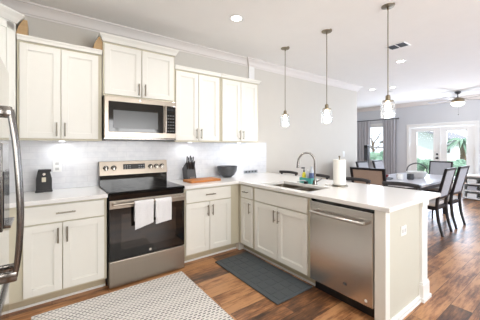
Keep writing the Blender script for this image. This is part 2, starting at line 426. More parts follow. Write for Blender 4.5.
# ------------------------------------------------------------------ cabinets
def FACE(kind, pos):
    """maps (u along the face, d outward, z) to the world"""
    if kind == 'S': return lambda u, d, z: (u, pos-d, z)
    if kind == 'W': return lambda u, d, z: (pos-d, u, z)
    return lambda u, d, z: (pos+d, u, z)
def fbox(mb, F, u0, u1, d0, d1, z0, z1, bev=0):
    a, b = F(u0, d0, z0), F(u1, d1, z1)
    mb.box(min(a[0], b[0]), max(a[0], b[0]), min(a[1], b[1]), max(a[1], b[1]), min(a[2], b[2]), max(a[2], b[2]), bev)
def shaker(F, u0, u1, z0, z1, parent, t=.02, fw=.058):
    mb = MB(); u0, u1 = min(u0, u1), max(u0, u1)
    fbox(mb, F, u0+.01, u1-.01, 0.001, .010, z0+.01, z1-.01)
    fbox(mb, F, u0, u0+fw, 0.001, t, z0, z1, .0022); fbox(mb, F, u1-fw, u1, 0.001, t, z0, z1, .0022)
    fbox(mb, F, u0+fw-.001, u1-fw+.001, 0.001, t, z0, z0+fw, .0022); fbox(mb, F, u0+fw-.001, u1-fw+.001, 0.001, t, z1-fw, z1, .0022)
    # small inner bead
    k = .008
    for a, b, c, d in ((u0+fw, u0+fw+k, z0+fw, z1-fw), (u1-fw-k, u1-fw, z0+fw, z1-fw), (u0+fw, u1-fw, z0+fw, z0+fw+k), (u0+fw, u1-fw, z1-fw-k, z1-fw)):
        fbox(mb, F, a, b, .009, .0145, c, d)
    return mb.build('door', cab_m, parent)
def slab(F, u0, u1, z0, z1, parent, name='drawer'):
    mb = MB(); fbox(mb, F, min(u0, u1), max(u0, u1), .001, .02, z0, z1, .004)
    return mb.build(name, cab_m, parent)
def pull(F, u, z, parent, vertical=True, L_=.13, t=.02):
    mb = MB(); h = L_/2
    a = (u, z-h) if vertical else (u-h, z); b = (u, z+h) if vertical else (u+h, z)
    mb.cyl(F(a[0], t+.03, a[1]), F(b[0], t+.03, b[1]), .0066, n=10)
    for k in (.15, .85):
        p = (a[0]+(b[0]-a[0])*k, a[1]+(b[1]-a[1])*k)
        mb.cyl(F(p[0], t-.001, p[1]), F(p[0], t+.03, p[1]), .0045, n=8)
    return mb.build('handle', nickel_m, parent, True)

def upper(x0, x1, z0, z1, y1, doors, label, split, left_fill=0, wood_end=True, hz=None, crown=None):
    c = thing('upper_cabinet', label, 'cabinet', (x0, -.0, z0), None)
    F = FACE('S', y1)
    MB().box(x0, x1, y1, -.012, z0, z1).build('body', frame_m if False else cab_m, c)
    # face frame around the doors, glazed
    fr = MB()
    fbox(fr, F, x0, x1, -.002, .001, z0, z1)
    fr.build('face_frame', frame_m, c)
    rail = MB().box(x0, x1, y1-.021, y1-.001, z0-.0, z0+.012, .001) ; rail.build('light_rail', frame_m, c)
    for k, (a, b) in enumerate(doors):
        d = shaker(F, a, b, z0+.018, z1-.025, c)
        u = (b-.03) if k == 0 else (a+.03)
        pull(F, u, (z0+.105) if hz is None else hz, d)
    return c
CAPZ = .03
def cap(mb, x0, x1, y1, z, h, out, left=True, right=True):
    pr_ = [(0, z), (.006, z), (out*.55, z+h*.45), (out, z+h*.8), (out, z+h), (0, z+h)]
    path = []
    if left: path.append((x0, -.012))
    path += [(x0, y1), (x1, y1)]
    if right: path.append((x1, -.012))
    # travel so that 'out' (right of travel) faces away from the cabinet
    mb.sweep([(o, zz) for o, zz in pr_], path[::-1] if False else path)
def upper_cap(c, x0, x1, y1, z, h, out, left=True, right=True):
    # path travelled left -> right along the front (-Y side): right of travel (+X) is -Y, i.e. outward
    mb = MB(); cap(mb, x0, x1, y1, z, h, out, left, right)
    mb.box(x0+.002, x1-.002, y1+.002, -.014, z, z+.006)
    mb.build('crown', cab_m, c)

UY = -.31
cL = upper(-.672, -.006, 1.42, 2.32, UY, [(-.655, -.357), (-.351, -.04)], 'white two-door wall cabinet left of the microwave, above the can opener', 0)
upper_cap(cL, -.672, -.006, UY-.02, 2.315, .045, .02, False, False)
MB().cyl((-.34, -.16, 1.419), (-.34, -.16, 1.410), .025).build('puck_light', puck_m, cL, True)
cM = upper(0, .766, 1.893, 2.46, UY-.03, [(.012, .378), (.386, .752)], 'raised white two-door wall cabinet directly above the microwave', 0, hz=1.99)
upper_cap(cM, 0, .766, UY-.05, 2.455, .068, .036)
cR = upper(.776, 1.432, 1.42, 2.32, UY, [(.792, 1.092), (1.098, 1.402)], 'white two-door wall cabinet just right of the microwave, above the knife block', 0)
upper_cap(cR, .776, 1.432, UY-.02, 2.315, .045, .02, False, False)
MB().cyl((1.05, -.16, 1.419), (1.05, -.16, 1.410), .025).build('puck_light', puck_m, cR, True)
cE = upper(1.436, 2.10, 1.42, 2.32, UY, [(1.455, 1.765), (1.771, 2.075)], 'white two-door wall cabinet at the right end of the row, nearest the pendants', 0)
upper_cap(cE, 1.436, 2.10, UY-.02, 2.315, .045, .03, False, True)
MB().cyl((1.85, -.16, 1.419), (1.85, -.16, 1.410), .025).build('puck_light', puck_m, cE, True)
for c_, x in ((cL, -.34), (cR, 1.05), (cE, 1.85)):
    add_light('puck_lamp', 'AREA', (x, -.16, 1.40), (0, 0, 0), .8, (.93, .96, 1), .12)
# raw plywood crown blocks showing above the lower cabinets
def wedge(parent, x0, x1, z0, z1, y0, y1):
    m_ = (x0+x1)/2
    MB().prism([(x0, z0), (x1, z0), (x1, z1), (m_+.01, z1), (x0+.015, z0+(z1-z0)*.5)], lambda u, v, t: (u, t, v), y0, y1).build('crown_block', inner_m, parent, label='unpainted plywood block')
wedge(cM, -.085, -.001, 2.365, 2.50, -.33, -.06)
# diagonal corner cabinet at the far left
cD = thing('upper_cabinet', 'tall white corner wall cabinet with a diagonal front at the left edge', 'cabinet', (-1.0, 0, 1.42))
pts = [(-1.388, -.012), (-.68, -.012), (-.68, -.33), (-1.06, -.71), (-1.388, -.71)]
MB().prism(pts, lambda u, v, t: (u, v, t), 1.42, 2.46).build('body', cab_m, cD)
dd = Vector((-.38, -.38)).normalized(); nn = Vector((dd.y, -dd.x))*-1
nn = Vector((.7071, -.7071))
def FD(u, d, z):
    return (-.68+dd.x*u+nn.x*d, -.33+dd.y*u+nn.y*d, z)
dmb = MB()
Lh = .537
for a, b, c, d, dep in ((.03, Lh-.03, 1.44, 2.435, .010), (.03, .09, 1.44, 2.435, .02), (Lh-.09, Lh-.03, 1.44, 2.435, .02), (.03, Lh-.03, 1.44, 1.50, .02), (.03, Lh-.03, 2.375, 2.435, .02)):
    dmb.prism([(a, c), (b, c), (b, d), (a, d)], lambda u, v, t: FD(u, t, v), .0, dep)
dmb.build('door', cab_m, cD)
MB().sweep([(0, 2.45), (.008, 2.45), (.035, 2.49), (.06, 2.52), (.06, 2.535), (0, 2.535)], [(-1.388, -.71), (-1.06, -.71), (-.68, -.33), (-.68, -.012)]).build('crown', cab_m, cD)
wedge(cD, -.678, -.60, 2.365, 2.50, -.33, -.12)

# ---- base cabinets
BZ = .876
def base(label, x0, x1, face, F, back, u0, u1, toe=True):
    c = thing('base_cabinet', label, 'cabinet', (min(x0, x1), F(0, 0, 0)[1] if face == 'S' else u0, 0))
    return c
def base_body(c, F, u0, u1, depth, toe_in=.075):
    mb = MB(); fbox(mb, F, u0, u1, -depth, -.001, .10, BZ); mb.build('body', cab_m, c)
    mb = MB(); fbox(mb, F, u0, u1, -.001, .0005, .10, BZ); mb.build('face_frame', frame_m, c)
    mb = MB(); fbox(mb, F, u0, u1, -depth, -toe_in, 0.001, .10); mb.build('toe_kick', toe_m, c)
    mb = MB(); fbox(mb, F, u0, u1, -toe_in, -toe_in+.014, 0.001, .02, .003); mb.build('shoe_moulding', trimw_m, c)
FS = FACE('S', -.60); D = .588
c1 = thing('base_cabinet', 'cream base cabinet with wide drawer over two doors, left of the stove', 'cabinet', (-.34, -.6, 0))
base_body(c1, FS, -.78, -.006, D)
d = slab(FS, -.615, -.03, .712, .86, c1); pull(FS, -.33, .79, d, False, .14)
d = shaker(FS, -.615, -.3555, .118, .70, c1); pull(FS, -.385, .60, d)
d = shaker(FS, -.3495, -.03, .118, .70, c1); pull(FS, -.32, .60, d)
cW = thing('base_cabinet', 'cream corner base cabinet running along the left wall beside the refrigerator', 'cabinet', (-1.1, -1.0, 0))
FE = FACE('E', -.79)
mbb = MB(); mbb.box(-1.388, -.79, -1.46, -.012, .10, BZ); mbb.build('body', cab_m, cW)
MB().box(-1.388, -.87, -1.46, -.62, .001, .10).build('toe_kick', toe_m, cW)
d = shaker(FE, -1.44, -.68, .118, .70, cW); pull(FE, -.74, .60, d)
d = slab(FE, -1.44, -.68, .712, .86, cW); pull(FE, -1.06, .79, d, False)

c2 = thing('base_cabinet', 'cream base cabinet with drawer over two doors, right of the stove', 'cabinet', (1.1, -.6, 0))
base_body(c2, FS, .774, 1.543, D)
d = slab(FS, .795, 1.402, .712, .86, c2); pull(FS, 1.10, .79, d, False)
d = shaker(FS, .795, 1.096, .118, .70, c2); pull(FS, 1.068, .60, d)
d = shaker(FS, 1.102, 1.402, .118, .70, c2); pull(FS, 1.130, .60, d)

PX = 1.545   # peninsula cabinet face plane (doors stand 2 cm proud)
FW = FACE('W', PX)
c3 = thing('base_cabinet', 'narrow cream base cabinet with one drawer and one door in the inner corner', 'cabinet', (1.8, -.8, 0))
base_body(c3, FW, -.925, -.604, .60)
MB().box(PX, 2.145, -.603, -.012, .001, BZ).build('corner_carcass', cab_m, c3)
d = slab(FW, -.905, -.665, .712, .86, c3); pull(FW, -.785, .79, d, False, .10)
d = shaker(FW, -.905, -.665, .118, .70, c3); pull(FW, -.87, .60, d)
c4 = thing('sink_cabinet', 'cream sink base cabinet with false drawer front over two doors', 'cabinet', (1.8, -1.35, 0))
mb = MB()
fbox(mb, FW, -1.80, -.927, -.60, -.58, .10, BZ); fbox(mb, FW, -1.80, -1.782, -.58, -.001, .10, BZ); fbox(mb, FW, -.945, -.927, -.58, -.001, .10, BZ); fbox(mb, FW, -1.80, -.927, -.58, -.001, .10, .118)
mb.build('body', cab_m, c4)
mb = MB(); fbox(mb, FW, -1.80, -.927, -.018, .0005, .10, BZ); mb.build('face_frame', frame_m, c4)
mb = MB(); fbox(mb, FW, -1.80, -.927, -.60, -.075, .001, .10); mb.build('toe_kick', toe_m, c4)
mb = MB(); fbox(mb, FW, -1.80, -.927, -.075, -.061, .001, .02, .003); mb.build('shoe_moulding', trimw_m, c4)
slab(FW, -1.765, -.95, .712, .86, c4, 'false_drawer_front')
d = shaker(FW, -1.3455, -.95, .118, .70, c4); pull(FW, -1.318, .60, d)
d = shaker(FW, -1.765, -1.3515, .118, .70, c4); pull(FW, -1.380, .60, d)

# peninsula end panel and column
c5 = thing('end_panel', 'pale sage end panel closing the peninsula beside the dishwasher, with white column', 'panel', (1.85, -2.47, 0))
MB().box(PX-.02, 2.175, -2.513, -2.435, .001, BZ).build('panel', mat('sage_paint', (202, 201, 188), .5), c5)
MB().box(PX-.024, PX+.045, -2.516, -2.431, .001, BZ, .002).build('corner_post', cab_m, c5)
MB().box(PX+.045, 2.15, -2.523, -2.513, .001, .055, .003).box(PX+.05, 2.175, -2.537, -2.527, .001, .02, .002).build('base_trim', trimw_m, c5)
col = MB(); cx_, cy_ = 2.21, -2.475
col.box(cx_-.06, cx_+.06, cy_-.06, cy_+.06, .001, BZ, .003).box(cx_-.073, cx_+.073, cy_-.073, cy_+.073, .001, .15, .005).box(cx_-.085, cx_+.085, cy_-.085, cy_+.085, .001, .035, .004).box(cx_-.068, cx_+.068, cy_-.068, cy_+.068, .15, .165, .004)
col.box(cx_-.07, cx_+.07, cy_-.07, cy_+.07, BZ-.04, BZ, .004)
col.build('column', trimw_m, c5)
single(MB().box(2.15, 2.175, -2.388, -.012, .001, BZ), 'back_panel', cab_m, 'cream panel closing the dining side of the peninsula, behind the bar stools', 'panel')
sw = single(MB().box(1.775, 1.87, -2.5195, -2.513, .645, .722, .002), 'outlet_plate', trimw_m, 'white outlet plate on the sage end panel of the peninsula', 'outlet')
for xx in (1.802, 1.843):
    MB().box(xx-.012, xx+.012, -2.5215, -2.519, .668, .699, .002).build('socket', mat('socket_grey%d' % (665 if xx < 1.82 else 705), (190, 190, 188), .4), sw)

# countertops
CTZ0, CTZ1 = BZ, .914
XYT = lambda u, v, t: (u, v, t)
SX0, SX1, SY0, SY1 = 1.605, 1.985, -1.72, -.985
ct = MB().cells([.768, 1.51, SX0, SX1, 2.56], [-2.55, SY0, SY1, -.645, -.011],
    lambda u, v: (u > 1.51 or v > -.645) and not (SX0 < u < SX1 and SY0 < v < SY1), XYT, CTZ0+.001, CTZ1)
o = single(ct, 'countertop', quartz_m, 'white quartz L-shaped worktop over the peninsula and right of the stove', 'countertop')
bv = o.modifiers.new('bevel', 'BEVEL'); bv.width = .005; bv.segments = 2; bv.limit_method = 'ANGLE'; bv.angle_limit = math.radians(60)
o = single(MB().cells([-1.388, -.765, -.002], [-1.465, -.645, -.011], lambda u, v: u < -.765 or v > -.645, XYT, CTZ0+.001, CTZ1), 'countertop', quartz_m,
    'white quartz worktop left of the stove, under the can opener', 'countertop')
bv = o.modifiers.new('bevel', 'BEVEL'); bv.width = .005; bv.segments = 2; bv.limit_method = 'ANGLE'; bv.angle_limit = math.radians(60)

# undermount double sink
sk = thing('sink', 'stainless steel double-bowl sink set into the peninsula worktop', 'sink', (1.8, -1.39, .70))
for a, b in ((SY0-.008, -1.375), (-1.355, SY1+.008)):
    mb = MB(); bm = mb.bm
    def loop(x0, x1, y0, y1, z, r, n=5):
        out = []
        for cx2, cy2, s0 in ((x1-r, y1-r, 0), (x0+r, y1-r, 90), (x0+r, y0+r, 180), (x1-r, y0+r, 270)):
            for k in range(n+1):
                t = math.radians(s0+90*k/n); out.append(bm.verts.new((cx2+r*math.cos(t), cy2+r*math.sin(t), z)))
        return out
    Ls = [loop(SX0-.012, SX1+.012, a-.004, b+.004, CTZ0-.001, .03), loop(SX0+.001, SX1-.001, a+.009, b-.006, CTZ0-.001, .05), loop(SX0+.006, SX1-.006, a+.014, b-.01, .74, .05), loop(SX0+.05, SX1-.05, a+.05, b-.05, .71, .05)]
    for q, w_ in zip(Ls, Ls[1:]):
        for k in range(len(q)): bm.faces.new((q[k], q[(k+1) % len(q)], w_[(k+1) % len(q)], w_[k]))
    bm.faces.new(Ls[-1])
    bw = mb.build('bowl', steel_m, sk, True)
    MB().cyl(((SX0+SX1)/2, (a+b)/2, .7101), ((SX0+SX1)/2, (a+b)/2, .714), .04).build('drain', steel_b, bw, True)

# ------------------------------------------------------------------ dishwasher
dw = thing('dishwasher', 'stainless steel dishwasher with bar handle at the end of the peninsula', 'dishwasher', (1.8, -2.117, 0))
Y0, Y1 = -2.427, -1.806
MB().box(PX+.02, 2.12, Y0+.003, Y1-.003, .10, BZ-.002).build('body', steel_b, dw)
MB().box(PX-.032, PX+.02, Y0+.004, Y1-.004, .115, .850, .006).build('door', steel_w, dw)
MB().box(PX-.01, PX+.02, Y0+.004, Y1-.004, .852, .872).build('control_edge', bglass_m, dw)
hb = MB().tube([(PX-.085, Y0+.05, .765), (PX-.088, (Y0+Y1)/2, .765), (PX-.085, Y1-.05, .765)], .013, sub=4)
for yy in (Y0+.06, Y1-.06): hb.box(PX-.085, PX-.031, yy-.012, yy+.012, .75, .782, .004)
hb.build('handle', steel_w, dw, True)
MB().box(PX+.05, 2.12, Y0+.004, Y1-.004, .001, .10).build('toe_kick', bplas_m, dw)
MB().box(PX-.0335, PX-.032, -2.20, -2.165, .205, .225).build('badge', darkgrey_m, dw)
MB().cyl((PX-.032, Y0+.06, .155), (PX-.0335, Y0+.06, .155), .011).build('sticker', trimw_m, dw)

# ------------------------------------------------------------------ stove
st = thing('stove', 'freestanding stainless electric stove with black glass cooktop and oven door', 'stove', (.38, -.33, 0))
SX_0, SX_1 = .002, .762
MB().box(SX_0+.004, SX_1-.004, -.62, -.03, .012, .895).build('body', bplas_m, st)
MB().box(SX_0, SX_1, -.655, -.075,   .895, .922, .005).build('cooktop', mat('cooktop_glass', (8, 8, 9), .08, 0, .28), st)
ring_m = mat('burner_ring', (84, 84, 88), .25)
for x, y, r in ((.2, -.49, .10), (.56, -.49, .085), (.2, -.22, .075), (.56, -.22, .10)):
    MB().lathe([(r, .9222), (r, .9228), (r-.004, .9228), (r-.004, .9222)], (x, y, 0), 40, False).build('burner_ring', ring_m, st)
MB().box(SX_0, SX_1, -.10, -.03, .90, 1.035, .004).build('vent_panel', bglass_m, st)
cp = MB(); cp.prism([(-.115, 1.035), (-.03, 1.035), (-.03, 1.19), (-.085, 1.19)], lambda u, v, t: (t, u, v), SX_0, SX_1)
cpo = cp.build('control_panel', steel_m, st)
def on_panel(x, z, d=0): return (x, -.115+(z-.985)*(.03/.155)-d, z+.05)
for x in (.065, .145, .555, .625, .695):
    k = MB().cyl(on_panel(x, 1.065, 0), on_panel(x, 1.060, .026), .024, .021, n=24); k.box(x-.004, x+.004, -.128, -.120, 1.095, 1.133)
    k.build('knob', bknob_m, cpo, True)
    MB().cyl(on_panel(x, 1.066, -.001), on_panel(x, 1.065, .004), .030, n=24).build('knob_ring', bplas_m, cpo, True)
MB().prism([(.245, 1.045), (.49, 1.045), (.49, 1.105), (.245, 1.105)], lambda u, v, t: on_panel(u, v, t), -.001, .003).build('display', disp_m, cpo)
obm = mat('button_grey', (150, 156, 162), .5)
for i in range(9):
    for j in range(2):
        x = .26+i*.026
        if 3 <= i <= 5: continue
        MB().prism([(x, 1.055+j*.024), (x+.013, 1.055+j*.024), (x+.013, 1.063+j*.024), (x, 1.063+j*.024)], lambda u, v, t: on_panel(u, v, t), .002, .0038).build('button', obm, cpo)
# front
MB().box(SX_0+.003, SX_1-.003, -.640, -.62, .848, .893, .003).build('front_trim', bglass_m, st)
od = MB().box(SX_0+.004, SX_1-.004, -.660, -.62, .270, .845, .006).build('oven_door', bglass_m, st)
MB().box(.11, .655, -.662, -.659, .36, .70, .001).build('oven_window', oven_m, od)
MB().box(SX_0+.004, SX_1-.004, -.668, -.66, .765, .845, .003).build('door_trim', steel_m, od)
hb = MB().tube([(.03, -.712, .812), (.38, -.718, .812), (.734, -.712, .812)], .0125, sub=4)
for x in (.05, .714): hb.box(x-.012, x+.012, -.712, -.665, .80, .826, .004)
hb.build('handle', steel_m, od, True)
MB().cyl((.385, -.660, .305), (.385, -.6625, .305), .013).build('badge', bknob_m, od, True)
MB().box(SX_0+.004, SX_1-.004, -.662, -.62, .012, .262, .006).build('drawer', steel_m, st)
MB().box(SX_0+.02, SX_1-.02, -.60, -.05, 0.0, .012).build('feet', bplas_m, st)

def towel(x0, x1, zb_front, zb_back, label, tilt=0, seed=0):
    mb = MB(); bm = mb.bm; ny = 24; nx = 12
    R = .0165
    path = []
    zt = .812
    for k in range(10): path.append((-.718-R-.001*k*.2, zb_front+(zt-zb_front)*k/10))
    for k in range(7):
        a = PI*k/6; path.append((-.718-R*math.cos(a), zt+R*math.sin(a)))
    for k in range(1, 8): path.append((-.718+R, zt-(zt-zb_back)*k/8))
    rows = []
    for off in (0, .003):
        g = []
        for i, (y, z) in enumerate(path):
            row = []
            for j in range(nx+1):
                x = x0+(x1-x0)*j/nx
                hang = max(0, (zt-z)) / .35
                w_ = .004*math.sin(j*1.25+seed)*hang
                front = i < 10
                zz = z+(tilt*(j/nx-.5)*(1-i/10) if front else 0)
                s_ = -1 if front else 1
                yy = y+w_*(1 if front else .4)
                nrm = (0, 0)
                if i >= 10 and i < 17: a = PI*(i-10)/6; dy, dz = -math.cos(a)*off, math.sin(a)*off
                else: dy, dz = s_*off, 0
                row.append(bm.verts.new((x+.006*hang*(.5-j/nx), yy+dy, zz+dz)))
            g.append(row)
        rows.append(g)
    A, B = rows
    for g in rows:
        for i in range(len(g)-1):
            for j in range(nx): bm.faces.new((g[i][j], g[i][j+1], g[i+1][j+1], g[i+1][j]))
    for i in range(len(A)-1):
        for j in (0, nx): bm.faces.new((A[i][j], A[i+1][j], B[i+1][j], B[i][j]))
    for i in (0, len(A)-1):
        for j in range(nx): bm.faces.new((A[i][j], A[i][j+1], B[i][j+1], B[i][j]))
    return single(mb, 'dish_towel', towel_m, label, 'towel', None, True)
towel(.215, .395, .575, .60, 'white dish towel hanging on the oven handle, the left of the two', .045, 0)
towel(.415, .580, .585, .61, 'white dish towel hanging on the oven handle, the right of the two', .02, 2)

# ------------------------------------------------------------------ microwave
mw = thing('microwave', 'stainless over-the-range microwave above the stove', 'microwave', (.38, -.2, 1.435))
MY = -.385
MB().box(.003, .763, MY, -.013, 1.438, 1.890, .003).build('body', steel_b, mw)
MB().box(.003, .763, MY-.022, MY, 1.455, 1.888, .005).build('front_frame', steel_m, mw)
dr = MB().box(.04, .605, MY-.027, MY-.021, 1.515, 1.835, .003).build('door_glass', bglass_m, mw)
MB().box(.085, .545, MY-.0285, MY-.0265, 1.555, 1.745, .001).build('window', mat('mw_window', (74, 76, 78), .2), dr, label='grey see-through window')
MB().box(.640, .752, MY-.027, MY-.021, 1.515, 1.835, .003).build('keypad', bglass_m, mw)
kbm = mat('mw_button', (96, 98, 100), .5)
for i in range(3):
    for j in range(6): MB().box(.655+i*.03, .675+i*.03, MY-.0285, MY-.0268, 1.535+j*.036, 1.547+j*.036).build('button', kbm, mw)
MB().box(.655, .738, MY-.0285, MY-.0268, 1.775, 1.81).build('display', disp_m, mw)
hb = MB().tube([(.622, MY-.06, 1.52), (.622, MY-.066, 1.67), (.622, MY-.06, 1.83)], .011, sub=4)
for z in (1.535, 1.815): hb.box(.613, .631, MY-.06, MY-.02, z-.01, z+.01, .003)
hb.build('handle', steel_m, mw, True)
MB().box(.02, .746, MY-.01, -.03, 1.430, 1.4385).build('vent_grille', bplas_m, mw)
MB().cyl((.35, MY-.022, 1.865), (.35, MY-.024, 1.865), .012).build('badge', bknob_m, mw)

# ------------------------------------------------------------------ refrigerator on the left wall, facing +X
fr = thing('refrigerator', 'stainless french-door refrigerator with bowed handle at the left edge of the picture', 'refrigerator', (-1.0, -1.955, 0))
MB().box(-1.38, -.69, -2.40, -1.51, .02, 1.76).box(-1.36, -.72, -2.38, -1.53, 0, .02).build('body', darkgrey_m, fr)
FX = -.625
for y0, y1, z0, z1, nm in ((-1.952, -1.505, .69, 1.77, 'door'), (-2.405, -1.958, .69, 1.77, 'door'), (-2.405, -1.505, .03, .68, 'freezer_drawer')):
    q = MB().box(-.69, FX, y0, y1, z0, z1, .01).build(nm, steel_f, fr)
    if nm == 'door':
        yh = -1.905 if y0 > -1.96 else -2.005
        hb = MB().tube([(FX+.058, yh, .83), (FX+.068, yh, .93), (FX+.073, yh, 1.10), (FX+.060, yh, 1.36), (FX+.040, yh, 1.525)], .0098, sub=5)
        for z, q_ in ((.835, .066), (1.51, .048)): hb.box(FX-.002, FX+q_, yh-.011, yh+.011, z-.022, z+.018, .005)
        hb.build('handle', steel_b, q, True)
        if y0 > -1.96:
            MB().box(FX-.002, FX+.006, -1.84, -1.58, .98, 1.38, .004).build('dispenser_frame', steel_b, q)
            MB().box(FX+.004, FX+.009, -1.82, -1.60, 1.0, 1.25, .002).build('dispenser_recess', disp_m, q)
            MB().box(FX, FX+.03, -1.80, -1.62, .985, 1.0, .003).build('drip_tray', steel_b, q)
    else:
        MB().box(FX-.012, FX+.012, -2.38, -1.53, .655, .679, .004).build('finger_pull', steel_b, q)

# ------------------------------------------------------------------ small things on the worktops
def wall_plate(x, z, label, w_=.075, h=.118, y=-.0105):
    p = single(MB().box(x-w_/2, x+w_/2, y-.006, y, z-h/2, z+h/2, .002), 'outlet_plate', trimw_m, label, 'outlet')
    for dz in (-.028, .028): MB().box(x-.016, x+.016, y-.008, y-.0055, z+dz-.014, z+dz+.014, .002).build('socket', MATS['socket_grey665'], p)
wall_plate(-.375, 1.155, 'white outlet plate on the backsplash above the can opener')
p = single(MB().box(4.80, 4.88, -.007, 0, 1.13, 1.25, .002), 'light_switch', trimw_m, 'white light switch plate on the dining wall near the curtain', 'switch')
MB().box(4.827, 4.853, -.011, -.006, 1.16, 1.22, .002).build('toggle', trimw_m, p)
p = single(MB().box(2.05, 2.33, -.017, -.0105, .925, .972, .002), 'power_strip', mat('strip_grey', (150, 156, 162), .4), 'grey horizontal power strip low on the backsplash right of the bowl', 'power strip')
for k in range(4): MB().box(2.078+k*.063, 2.115+k*.063, -.019, -.0165, .936, .961, .002).build('socket', darkgrey_m, p)

co = thing('can_opener', 'black upright electric can opener on the worktop left of the stove', 'can opener', (-.48, -.11, CTZ1))
MB().prism([(-.545, 0), (-.42, 0), (-.42, .13), (-.44, .215), (-.53, .215), (-.545, .13)], lambda u, v, t: (u, t, CTZ1+v), -.16, -.07).box(-.55, -.415, -.17, -.06, CTZ1, CTZ1+.02, .004).build('body', bplas_m, co)
MB().box(-.53, -.425, -.20, -.14, CTZ1+.20, CTZ1+.225, .006).build('lever', blackmetal_m, co)
MB().cyl((-.482, -.16, CTZ1+.178), (-.482, -.178, CTZ1+.178), .012).build('cutter_wheel', bknob_m, co, True)
MB().box(-.50, -.468, -.163, -.159, CTZ1+.10, CTZ1+.145, .001).build('label_plate', mat('pale_label', (214, 208, 186), .5), co)

kb_ = thing('knife_block', 'dark grey slanted knife block full of black-handled knives, left of the bowl', 'knife block', (1.04, -.16, CTZ1))
MB().prism([(-.02, 0), (.125, 0), (.165, .15), (.055, .235), (.02, .16)], lambda u, v, t: (t, -.22+u, CTZ1+v), .99, 1.11).build('block', darkgrey_m, kb_)
MB().box(1.015, 1.085, -.245, -.2415, CTZ1+.01, CTZ1+.05).build('name_plate', mat('block_plate', (120, 112, 106), .5), kb_)
for i, (x, l) in enumerate(((1.007, .13), (1.029, .11), (1.051, .14), (1.073, .11), (1.094, .12))):
    for j in range(2):
        y = -.215+.07*(1-j)+.045*j-.02*j; z = CTZ1+(.165 if j == 0 else .125)
        y = -.155 if j == 0 else -.195
        z = CTZ1+.22 if j == 0 else CTZ1+.165
        MB().tube([(x, y, z-.03), (x-.004, y-.03*l*8, z+l*.75)], [(.007, .010), (.008, .012)], n=8, sub=1).build('knife', darkwood_m, kb_, True)

bd = single(MB().box(-.215, .215, -.115, .115, 0, .028, .006), 'cutting_board', board_m, 'orange-brown wooden cutting board lying in front of the knife block', 'cutting board')
bd.location = (1.13, -.36, CTZ1); bd.rotation_euler = (0, 0, math.radians(3))

bo = single(MB().lathe([(.055, 0), (.06, .004), (.105, .035), (.137, .09), (.15, .16), (.145, .16), (.13, .09), (.098, .040), (.05, .012)], (1.63, -.175, CTZ1), 32), 'bowl', bowl_m, 'dark grey patterned metal bowl in the worktop corner', 'bowl', None, True)

# faucet
fc = thing('faucet', 'tall brushed gooseneck faucet behind the sink', 'faucet', (2.04, -1.44, CTZ1))
fx, fy = 2.04, -1.445
MB().cyl((fx, fy, CTZ1), (fx, fy, CTZ1+.05), .026, .021).cyl((fx, fy, CTZ1), (fx, fy, CTZ1+.008), .032).build('base', steel_b, fc, True)
MB().tube([(fx, fy, CTZ1+.04), (fx, fy, 1.14), (fx-.005, fy+.005, 1.22), (fx-.05, fy+.035, 1.282), (fx-.11, fy+.08, 1.277), (fx-.15, fy+.11, 1.225), (fx-.158, fy+.116, 1.18)], .0115, n=12).build('gooseneck', steel_b, fc, True)
MB().cyl((fx-.158, fy+.116, 1.185), (fx-.164, fy+.120, 1.11), .014, .016).build('spray_head', steel_b, fc, True)
MB().tube([(fx, fy-.02, CTZ1+.035), (fx+.01, fy-.05, CTZ1+.05), (fx+.02, fy-.085, CTZ1+.075)], [.009, .006], n=8).build('lever', steel_b, fc, True)

# teal caddy with its bottles
cdx, cdy = 2.085, -1.30
cd = single(MB().cells([cdx-.05, cdx-.045, cdx+.045, cdx+.05], [cdy-.09, cdy-.085, cdy+.085, cdy+.09], lambda u, v: not (abs(u-cdx) < .045 and abs(v-cdy) < .085), XYT, CTZ1, CTZ1+.065)
    .box(cdx-.049, cdx+.049, cdy-.089, cdy+.089, CTZ1, CTZ1+.004), 'sink_caddy', teal_m, 'teal plastic caddy holding bottles behind the sink', 'caddy')
def bottle(x, y, r, h, m, label, capm, pump=False, band=None):
    b = thing('bottle', label, 'bottle', (x, y, CTZ1+.004))
    z = CTZ1+.0045
    MB().lathe([(r*.9, 0), (r, .006), (r, h*.68), (r*.6, h*.82), (r*.35, h*.86), (r*.35, h*.9)], (x, y, z), 18).build('body', m, b, True)
    if band: MB().lathe([(r+.0006, h*.15), (r+.0012, h*.16), (r+.0012, h*.6), (r+.0006, h*.61)], (x, y, z), 18, False).build('label_band', band, b, True)
    c = MB().cyl((x, y, z+h*.88), (x, y, z+h), r*.42)
    if pump: c.cyl((x, y, z+h), (x, y, z+h+.03), .005).box(x-.045, x+.01, y-.007, y+.007, z+h+.025, z+h+.04, .003)
    c.build('pump' if pump else 'cap', capm, b, True)
bottle(cdx-.005, cdy+.055, .024, .145, yellow_m, 'yellow soap bottle with black pump at the left of the teal caddy', bplas_m, True)
bottle(cdx, cdy+.002, .022, .16, clear_m, 'clear pale bottle in the middle of the teal caddy', trimw_m, False)
bottle(cdx+.005, cdy-.055, .026, .20, clear_m, 'tall pale bottle with yellow and blue label at the right of the teal caddy', MATS['pale_plastic'], False, blue_m)
br_ = thing('dish_brush', 'black dish brush lying on the sink edge below the teal caddy', 'brush', (1.97, -1.36, CTZ1))
MB().cyl((2.005, -1.34, CTZ1+.0005), (2.005, -1.34, CTZ1+.03), .024).build('bristles', bplas_m, br_, True)
MB().tube([(2.005, -1.34, CTZ1+.03), (2.005, -1.30, CTZ1+.035), (2.01, -1.20, CTZ1+.012)], .007, n=8).build('handle', clear_m, br_, True)

